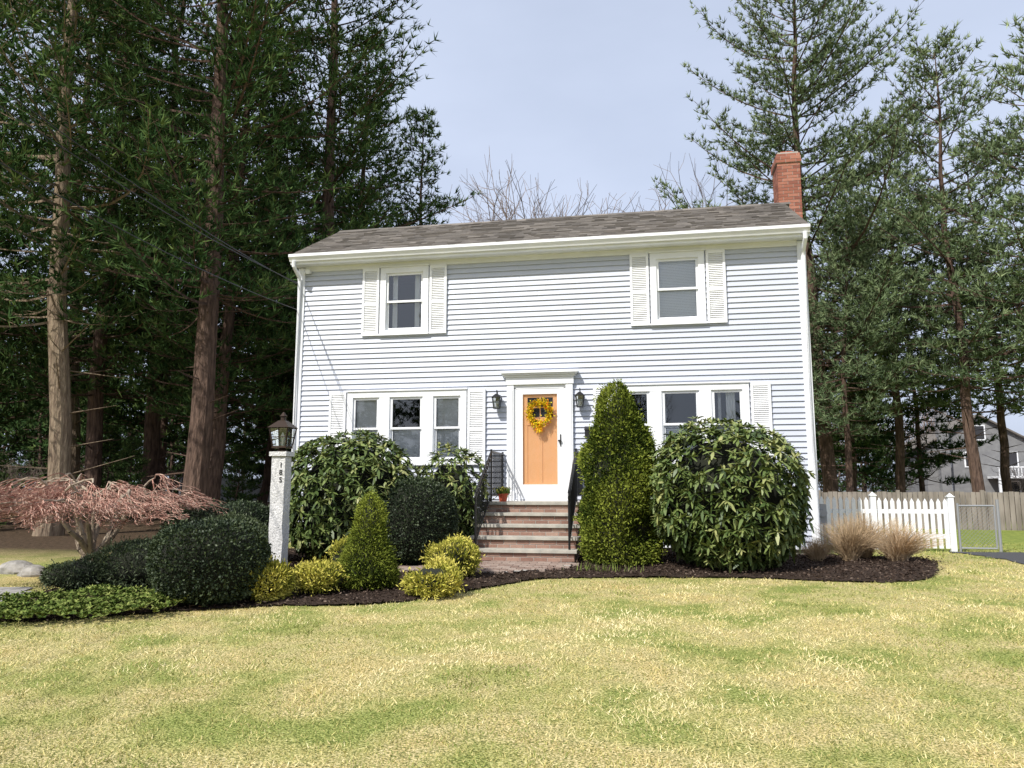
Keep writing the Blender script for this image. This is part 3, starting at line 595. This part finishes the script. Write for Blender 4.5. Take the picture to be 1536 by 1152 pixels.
def maple(x,y):
    A=Acc(); c=np.array([x,y,G(x,y)]); r=np.random.default_rng(8)
    tube(A,[c+[0,0,-.05],c+[.06,.02,.12],c+[-.05,0,.26],c+[.04,.03,.38]],[.11,.085,.075,.065],9,0)
    top=c+[.04,.03,.36]; P0=[];P1=[];R0=[];R1=[];T=[]
    def grow(p,d,L,rad,l):
        k=4 if l<2 else 3
        for j in range(k):
            rr=math.hypot(p[0]-c[0],p[1]-c[1]); zc=c[2]+1.08-.10*rr*rr
            lift=np.clip((zc-p[2])*2.6,-1.2,.9); out=np.array([p[0]-c[0],p[1]-c[1],0]); out=out/max(np.linalg.norm(out),.05)
            d=nrm(d+r.normal(size=3)*[.38,.38,.22]+np.array([0,0,lift*.5])+out*(.20+.05*l)); q=p+d*L/k
            P0.append(p);P1.append(q);R0.append(rad*(1-.35*j/k));R1.append(rad*(1-.35*(j+1)/k)); T.append(l); p=q
            if l>=1 and l<6 and j<k-1 and r.uniform()<.78: grow(p,nrm(d+r.normal(size=3)*[.9,.9,.28]),L*.67,rad*.5,l+1)
        if l<6:
            for i in range(2): grow(p,nrm(d+r.normal(size=3)*[.7,.7,.22]),L*r.uniform(.6,.82),rad*.6,l+1)
    for i in range(8):
        a=i*2*math.pi/8+r.uniform(-.3,.3); grow(top-[0,0,r.uniform(0,.12)],nrm(np.array([math.cos(a),math.sin(a),.45])),.74,.045,0)
    P0=np.array(P0);P1=np.array(P1);R0=np.maximum(np.array(R0),.0034);R1=np.maximum(np.array(R1),.0028);T=np.array(T)
    ok=P1[:,2]>c[2]+np.where(T>2,.42,.1); P0,P1,R0,R1,T=P0[ok],P1[ok],R0[ok],R1[ok],T[ok]
    th=T<=2; segs(A,P0[th],P1[th],R0[th],R1[th],6,0); tn=np.clip(r.uniform(0,1,len(P0)),0,1); f=~th; segs(A,P0[f],P1[f],R0[f],R1[f],3,1,tn[f])
    A.obj('weeping_maple',[mapleb,maplet],origin=tuple(c))
maple(-5.65,-4.6)
def rock(x,y,s,seed):
    r=np.random.default_rng(seed); A=Acc(); m,n=8,12; V=[]
    ks=r.normal(size=(6,3))
    for i in range(m+1):
        for k in range(n):
            d=np.array([math.sin(math.pi*i/m)*math.cos(2*math.pi*k/n),math.sin(math.pi*i/m)*math.sin(2*math.pi*k/n),math.cos(math.pi*i/m)])
            q=1+.18*sum(math.sin(2.2*float(d@kk)+s*9) for kk in ks)/2; q=min(q,1.1); V.append(np.array([x,y,G(x,y)+.02])+d*q*s*np.array([1,.8,.55]))
    A.add(V,[(a*n+k,(a+1)*n+k,(a+1)*n+(k+1)%n,a*n+(k+1)%n) for a in range(m) for k in range(n)]); A.obj('rock',[rockm],origin=(x,y,G(x,y)))
for i,(x,y,s) in enumerate([(-6.75,-4.3,.22),(-6.3,-4.45,.15),(-7.2,-4.1,.26),(-6.5,-3.7,.18),(-7.9,-4.0,.24)]): rock(x,y,s,i)
# ------------------------------------------------------------------ fences
def picket():
    A=Acc(); y=2.0; x=4.95
    while x<7.6:
        z=G(x,y); A.add([(x+dx,y+dy,z+zz) for dy in(-.012,.012) for dx,zz in((-.036,.06),(.036,.06),(.036,.93),(0,1.0),(-.036,.93))],[(0,1,2,3,4),(9,8,7,6,5),(0,5,6,1),(1,6,7,2),(2,7,8,3),(3,8,9,4),(4,9,5,0)]); x+=.118
    for zz in(.25,.72): A.box(4.86,7.62,y+.013,y+.05,.43+zz,.43+zz+.08)
    for x in(4.88,6.25,7.64):
        z=G(x,y); A.box(x-.05,x+.05,y-.05,y+.05,z,z+1.03); A.box(x-.065,x+.065,y-.065,y+.065,z+1.03,z+1.05); A.add([(x-.05,y-.05,z+1.05),(x+.05,y-.05,z+1.05),(x+.05,y+.05,z+1.05),(x-.05,y+.05,z+1.05),(x,y,z+1.11)],[(0,1,4),(1,2,4),(2,3,4),(3,0,4)])
    A.obj('picket_fence',[white])
picket()
def gate():
    A=Acc(); y=2.05; x0,x1=7.78,8.42; z0=.5; z1=1.30
    for p,q,r_ in (((x0,y,.4),(x0,y,1.35),.022),((x1+.06,y,.35),(x1+.06,y,1.42),.03),((x0,y,z1),(x1,y,z1),.018),((x0,y,z0),(x1,y,z0),.018),((x1,y,z0),(x1,y,z1),.018)): segs(A,[p],[q],r_,r_,8)
    s=.07; n=int((x1-x0+z1-z0)/s)
    for i in range(n):
        a=i*s
        for sg in(0,1):
            u0=max(0,a-(z1-z0));u1=min(x1-x0,a)
            if u1<=u0: continue
            p=(x0+u0,z0+a-u0);q=(x0+u1,z0+a-u1)
            if sg: p=(x1-u0,p[1]);q=(x1-u1,q[1])
            segs(A,[(p[0],y,p[1])],[(q[0],y,q[1])],.003,.003,3)
    A.obj('chain_link_gate',[galv])
gate()
def boardfence(name,x0,x1,ya,yb,h,m,bw=.14,zo=0):
    A=Acc(); n=int((x1-x0)/bw)
    for i in range(n):
        x=x0+i*bw; y=ya+(yb-ya)*i/n; z=G(x,y)+zo; hh=h+random.uniform(-.02,.02); A.box(x,x+bw*.93,y,y+.02,z-.3,z+hh,0)
        if i%16==0: A.box(x-.05,x+.05,y-.08,y-.002,z-.3,z+h+.06,0)
    for k in(.25,.85):
        for i in range(0,n-8,8):
            x=x0+i*bw;y=ya+(yb-ya)*i/n;z=G(x,y)+zo; A.box(x,x+8*bw,y+.022,y+.06,z+h*k,z+h*k+.09,0)
    A.obj(name,[m])
boardfence('wooden_fence',5.,26.,12.4,8.8,1.12,fencew)
boardfence('grey_board_fence',-19.,-8.,17.6,18.2,1.05,fenceg)
A=Acc(); A.box(4.93,5.05,.35,.6,1.0,1.35); tube(A,[(5.0,.35,.5),(5.0,.35,1.0)],[.025,.025],8); tube(A,[(4.98,.30,1.2),(4.98,.36,1.2)],[.07,.07],12); A.obj('gas_meter',[galv])
def neighbour():
    ox,oy=4.8,9.0
    Hn=empty('grey_neighbour_house',(26+ox,52+oy,0)); wl=mat('neighbour_siding',(.17,.17,.175),(.22,.22,.22),scale=2,rough=.9); A=Acc()
    def fin(A,nm,ms):
        A.V=[v+np.array([ox,oy,0]) for v in A.V]; A.obj(nm,ms,parent=Hn)
    A.box(21.5,30.5,52,60,0,5.6,0); A.add([(21.5,52,5.6),(30.5,52,5.6),(26,52,8.2),(21.5,60,5.6),(30.5,60,5.6),(26,60,8.2)],[(0,1,2),(5,4,3)],0)
    fin(A,'walls',[wl]); A=Acc()
    for s in(-1,1):
        e=26+s*5; A.add([(26,51.6,8.36),(e,51.6,5.45),(e,60.4,5.45),(26,60.4,8.36),(26,51.6,8.2),(e,51.6,5.3),(e,60.4,5.3),(26,60.4,8.2)],[(0,1,2,3),(4,7,6,5),(0,4,5,1),(1,5,6,2)],0)
    fin(A,'roof',[shing]); A=Acc()
    for x,z in((23,3.6),(25.2,3.6),(28.5,3.6),(23,1),(28.5,1),(26,6)):
        A.box(x-.55,x+.55,51.93,51.999,z,z+1.4,0); A.box(x-.43,x+.43,51.90,51.929,z+.12,z+1.28,1)
    A.box(26.4,30.6,49.6,51.9,2.6,2.8,0); A.box(26.4,30.6,49.6,49.7,3.5,3.6,0)
    for x in np.arange(26.5,30.6,.25): A.box(x-.03,x+.03,49.62,49.68,2.8,3.5,0)
    for x in(26.5,30.5): A.box(x-.09,x+.09,49.6,49.78,0,2.6,0)
    fin(A,'white_trim_and_deck',[white,dark])
    A=Acc(); A.box(22.4,23.2,51.1,51.88,0,8.6,0); fin(A,'chimney',[wl])
neighbour()
# ------------------------------------------------------------------ trees
def pine(name,seed,Hh,base,R,r0,mats,lean=(0,0),el0=-4,el1=38,dens=1.0,stub=12,nl=.26,nw=.05,ws=1.0,m=6,sp=.16,u0=.25):
    r=np.random.default_rng(seed); A=Acc(); n=16
    t=np.linspace(0,1,n); wob=np.cumsum(r.normal(size=(n,2))*.06,0); TP=np.stack([lean[0]*t*Hh+wob[:,0],lean[1]*t*Hh+wob[:,1],t*Hh-.2],1); TP[0,:2]=0
    TR=r0*(1-.93*t**1.1); TR[0]*=1.35
    tube(A,TP,TR,11,0)
    def tp(z): u=np.clip((z+.2)/Hh,0,1); return np.array([np.interp(u,t,TP[:,0]),np.interp(u,t,TP[:,1]),z])
    B0=[];B1=[];RA=[];RB=[];TPp=[];TD=[];TT=[]
    z=base
    while z<Hh-.3:
        s=(z-base)/(Hh-base); nb=r.integers(4,7); a0=r.uniform(0,6.28)
        for b in range(nb):
            az=a0+b*2*np.pi/nb+r.normal()*.35; L=R*((1-s)**.72*(.65+.35*min(1,s*5))+.07)*r.uniform(.45,1.2)
            p0=tp(min(z+r.normal()*.10*ws,Hh-.2)); el=math.radians(el0+(el1-el0)*s+r.normal()*7); sw=r.uniform(.05,.25); bend=r.normal()*.25
            k=6; tt=np.linspace(0,1,k+1); azz=az+bend*tt; rad=L*tt
            BP=np.stack([p0[0]+np.cos(azz)*rad,p0[1]+np.sin(azz)*rad,p0[2]+L*(math.tan(el)*tt+sw*tt**2.2-.06*np.sin(tt*3.1))],1)
            br=(.010+.009*L)*(1-.85*tt); B0.append(BP[:-1]);B1.append(BP[1:]);RA.append(br[:-1]);RB.append(br[1:])
            nt=max(6,int(L*4.0*dens))
            for q in range(nt):
                u=min(u0+(1-u0)*(q+r.uniform(0,.8))/nt,1); bpnt=np.array([np.interp(u,tt,BP[:,kk]) for kk in range(3)]); a=az+bend*u
                side=0 if q==nt-1 else (1 if q%2 else -1)
                ta=a+side*math.radians(r.uniform(35,72)); tl=(.30*L*(1-u)+.34)*r.uniform(.6,1.25); te=math.radians(r.uniform(5,40))+.5*el
                td=np.array([math.cos(ta)*math.cos(te),math.sin(ta)*math.cos(te),math.sin(te)])
                B0.append(bpnt[None]);B1.append((bpnt+td*tl)[None]);RA.append([.008]);RB.append([.003])
                kk=max(2,int(tl/sp)); ff=(np.arange(kk)+.7)/kk
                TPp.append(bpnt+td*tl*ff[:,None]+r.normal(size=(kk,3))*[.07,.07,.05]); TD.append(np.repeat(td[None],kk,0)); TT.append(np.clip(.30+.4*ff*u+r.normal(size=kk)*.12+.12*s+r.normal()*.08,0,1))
        z+=r.uniform(.38,.68)*ws
    for i in range(stub):
        z=r.uniform(base*.25,base); p0=tp(z); az=r.uniform(0,6.28); L=r.uniform(.3,1.8); B0.append(p0[None]);B1.append((p0+np.array([math.cos(az)*L,math.sin(az)*L,r.uniform(-.1,.4)*L]))[None]);RA.append([.025]);RB.append([.006])
    B0=np.concatenate(B0);B1=np.concatenate(B1);RA=np.concatenate(RA);RB=np.concatenate(RB); segs(A,B0,B1,RA,RB,3,0)
    P=np.concatenate(TPp);D=np.concatenate(TD);T=np.concatenate(TT)
    P2=np.repeat(P,m,0);D2=nrm(np.repeat(D,m,0)*.7+[0,0,.35]+r.normal(size=(len(P2),3))*.55); T2=np.repeat(T,m)
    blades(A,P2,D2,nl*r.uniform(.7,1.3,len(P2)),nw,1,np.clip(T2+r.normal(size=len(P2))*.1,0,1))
    return A.mesh(name,mats)
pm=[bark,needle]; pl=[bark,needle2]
V={}
V['a']=pine('pine_a',1,24,5.8,4.6,.30,pm)
V['b']=pine('pine_b',2,22,3.9,4.3,.25,pm,lean=(.02,.01))
V['c']=pine('pine_c',3,23,5.4,4.4,.27,[barkd,needle],lean=(-.03,.0))
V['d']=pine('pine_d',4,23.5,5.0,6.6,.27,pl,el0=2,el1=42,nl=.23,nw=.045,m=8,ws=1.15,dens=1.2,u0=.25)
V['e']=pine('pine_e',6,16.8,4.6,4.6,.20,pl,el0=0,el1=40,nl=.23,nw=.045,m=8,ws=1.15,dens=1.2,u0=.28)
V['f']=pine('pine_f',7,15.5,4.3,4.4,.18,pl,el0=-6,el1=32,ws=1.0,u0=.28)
V['g']=pine('pine_g',9,17,3.0,2.8,.18,pm,el0=-15,el1=25)
V['h']=pine('pine_h',12,9,.3,3.0,.12,pm,el0=0,el1=30,stub=0,m=4,nw=.10,nl=.32)
V['k']=pine('pine_k',13,15,2.2,3.8,.16,pm,el0=-8,el1=30,m=5,nw=.08,nl=.3)
def put(name,me,x,y,rot=0,s=1.0,parent=None,z=None):
    o=bpy.data.objects.new(name,me); sc.collection.objects.link(o); o.location=(x,y,G(x,y) if z is None else z); o.rotation_euler=(0,0,rot); o.scale=(s,s,s)
    if parent: o.parent=parent
    return o
for k,x,y,rot,s in [('a',-9.03,3.13,0,1),('c',-12.5,2.5,1,1),('b',-15.3,7.1,2,1.05),('a',-15.2,10.1,3,1),('b',-12.6,9.6,.5,1),('a',-8.1,8.4,1.8,1.0),('b',-18.5,4.5,5,1.1),('b',-9.6,14.5,5.5,.9),('c',-20,12,.3,1.1),('b',-10.6,6.4,.9,.85),('k',-13.2,14,1,1.1),('k',-17.5,13.5,2,1.15),('k',-22.5,9.5,3,1.1),('k',-8.2,12,4,.8)]:
    put('pine_tree',V[k],x,y,rot,s)
put('pine_tree',V['g'],-6.9,14.8,0,.98)
for k,x,y,rot,s in [('d',8.3,15.4,.4,1),('e',12.6,13.4,1,1),('f',14.6,13.0,2,1.05),('f',8.5,13.4,3,.72),('e',11.3,18,4,.95),('f',15.6,18.8,5,1),('k',10.2,21,.5,.9),('k',8.6,22,2.5,.85),('k',14.0,23,4,.8),('f',18.5,15,1.4,1.1)]:
    put('pine_tree',V[k],x,y,rot,s)
def bare(name,seed,Hh,r0,lv=6,spread=.5,up=.25,rmin=.006):
    r=np.random.default_rng(seed); A=Acc(); P0=[];P1=[];R0=[];R1=[]
    st=[(np.array([0,0,-.2]),np.array([0,0,1.]),Hh*.30,r0,0)]
    while st:
        p,d,L,rad,l=st.pop(); k=3 if l<3 else 2
        for j in range(k):
            nd=nrm(d+r.normal(size=3)*.10+[0,0,.03*(l>0)]); q=p+nd*L/k; ra=rad*(1-.3*j/k);rb=rad*(1-.3*(j+1)/k); P0.append(p);P1.append(q);R0.append(ra);R1.append(rb); p=q;d=nd
            if l>=1 and l<lv and j<k-1: 
                sd=nrm(d+r.normal(size=3)*.8+[0,0,up]); st.append((p,sd,L*.62,rb*.5,l+1))
        if l<lv:
            for c in range(3 if l<2 else 2):
                nd=nrm(d+r.normal(size=3)*spread+[0,0,up]); st.append((p,nd,L*r.uniform(.62,.82),rad*.62,l+1))
    P0=np.array(P0);P1=np.array(P1);R0=np.maximum(np.array(R0),rmin);R1=np.maximum(np.array(R1),rmin*.8); segs(A,P0,P1,R0,R1,3,0); return A.mesh(name,[twigm])
Bt=[bare('bare_a',1,15,.17,rmin=.007),bare('bare_b',2,14,.16,5,rmin=.012),bare('bare_c',3,6,.06,4,.7,.2)]
for i,(x,y,s) in enumerate([(-1.2,22,1.2),(-4.6,24,1.12),(1.6,25,1.18)]): put('bare_tree',Bt[0],x,y,i*1.3,s)
DT=empty('distant_trees',(0,0,0)); r=np.random.default_rng(77)
for i in range(12):
    x=r.uniform(-50,-16); y=r.uniform(26,42); put('distant_tree',V['k'] if i%2==0 else V['g'],x,y,r.uniform(0,6),r.uniform(.75,1.05),DT)
for i in range(26): put('distant_tree',V['h'],-46+i*1.5+r.uniform(-.6,.6),r.uniform(19.5,25),r.uniform(0,6),r.uniform(.55,1.0),DT)
for i in range(16):
    x=11+i*3.2+r.uniform(-1,1)
    y=r.uniform(28,40)
    if 15<x<27: y=74
    put('distant_tree',V['h'] if i%2 else V['k'],x,y,r.uniform(0,6),r.uniform(.7,.95),DT)
for i in range(8): put('distant_tree',Bt[1],r.uniform(14,34),r.uniform(70,78),r.uniform(0,6),r.uniform(.7,1),DT)
for i in range(12): put('distant_tree',[V['k'],Bt[1],V['h']][i%3],-28+i*4.5+r.uniform(-2,2),r.uniform(-44,-38),r.uniform(0,6),r.uniform(.95,1.2),DT)
TH=empty('understory_thicket',(0,0,0))
for i,(x,y,s) in enumerate([(-15.5,3.6,.24),(-17.5,5.5,.32),(-14,7.5,.28),(-19.5,7,.36),(-11.4,9.2,.26),(-16.5,9.5,.34),(-22,5,.34),(-12.8,12,.3)]): put('thicket_evergreen',V['h'],x,y,i*1.1,s,TH)
for i in range(18): put('thicket_shrub',Bt[2],r.uniform(-28,-8),r.uniform(10,17),r.uniform(0,6),r.uniform(.3,.6),TH)
for i in range(14): put('thicket_shrub',Bt[2],r.uniform(7,30),r.uniform(22,30),r.uniform(0,6),r.uniform(.5,.8),TH)
A=Acc()
for dx,dz,e in((0,0,(-4.92,-.05,5.75)),(.35,.5,(-4.92,-.05,5.72)),(-.5,-.6,(-4.92,-.05,5.2))):
    e=np.array(e); s=np.array([-6.2+dx,-22,10.2+dz]); t=np.linspace(0,1,40)[:,None]; P=s+(e-s)*t; P[:,2]-=1.3*4*(t*(1-t))[:,0]; tube(A,P,[.008]*40,5)
A.obj('utility_wires',[iron])
A=Acc(); segs(A,[(-6.2,-22,-.5)],[(-6.2,-22,11.2)],.16,.12,12,caps=True); A.box(-7.2,-5.2,-22.06,-21.94,10.4,10.55); A.obj('utility_pole',[fencew])
# ------------------------------------------------------------------ light
el=math.radians(46); dirv=Vector((-.50*math.cos(el),-.866*math.cos(el),math.sin(el)))
S_=bpy.data.lights.new('sun','SUN'); S_.energy=5.0; S_.angle=math.radians(.5); S_.color=(1,.965,.905); so=bpy.data.objects.new('sun',S_); sc.collection.objects.link(so); so.rotation_euler=(-dirv).to_track_quat('-Z','Y').to_euler()
w=bpy.data.worlds.new('World'); sc.world=w; w.use_nodes=True; t=w.node_tree; n=t.nodes; bg=n['Background']; sk=n.new('ShaderNodeTexSky'); sk.sky_type='NISHITA'; sk.sun_disc=False; sk.sun_elevation=el; sk.sun_rotation=math.atan2(dirv.x,dirv.y); sk.air_density=1.0; sk.dust_density=5.0; sk.ozone_density=1.0
tc=n.new('ShaderNodeTexCoord'); mp=n.new('ShaderNodeMapping'); mp.inputs['Scale'].default_value=(1,1,2.5); nz=n.new('ShaderNodeTexNoise'); nz.inputs['Scale'].default_value=1.6; nz.inputs['Detail'].default_value=6
t.links.new(tc.outputs['Generated'],mp.inputs[0]); t.links.new(mp.outputs[0],nz.inputs[0]); mr=n.new('ShaderNodeMapRange'); mr.inputs[1].default_value=.3; mr.inputs[2].default_value=.7; mr.inputs[3].default_value=.62; mr.inputs[4].default_value=.88; t.links.new(nz.outputs[0],mr.inputs[0])
mx=n.new('ShaderNodeMix'); mx.data_type='RGBA'; mx.inputs[7].default_value=(5.7,6.4,8.0,1); t.links.new(mr.outputs[0],mx.inputs[0]); t.links.new(sk.outputs[0],mx.inputs[6]); t.links.new(mx.outputs[2],bg.inputs[0])
bg.inputs[1].default_value=.13
sc.view_settings.view_transform='Standard'; sc.view_settings.look='None'; sc.view_settings.exposure=0
cam=bpy.data.cameras.new('camera'); co=bpy.data.objects.new('camera',cam); sc.collection.objects.link(co); co.location=(2.06,-14.15,1.6); co.rotation_euler=(math.radians(97.87),0,math.radians(10.4)); cam.lens=26.95; cam.sensor_width=36; cam.clip_end=2000; sc.camera=co
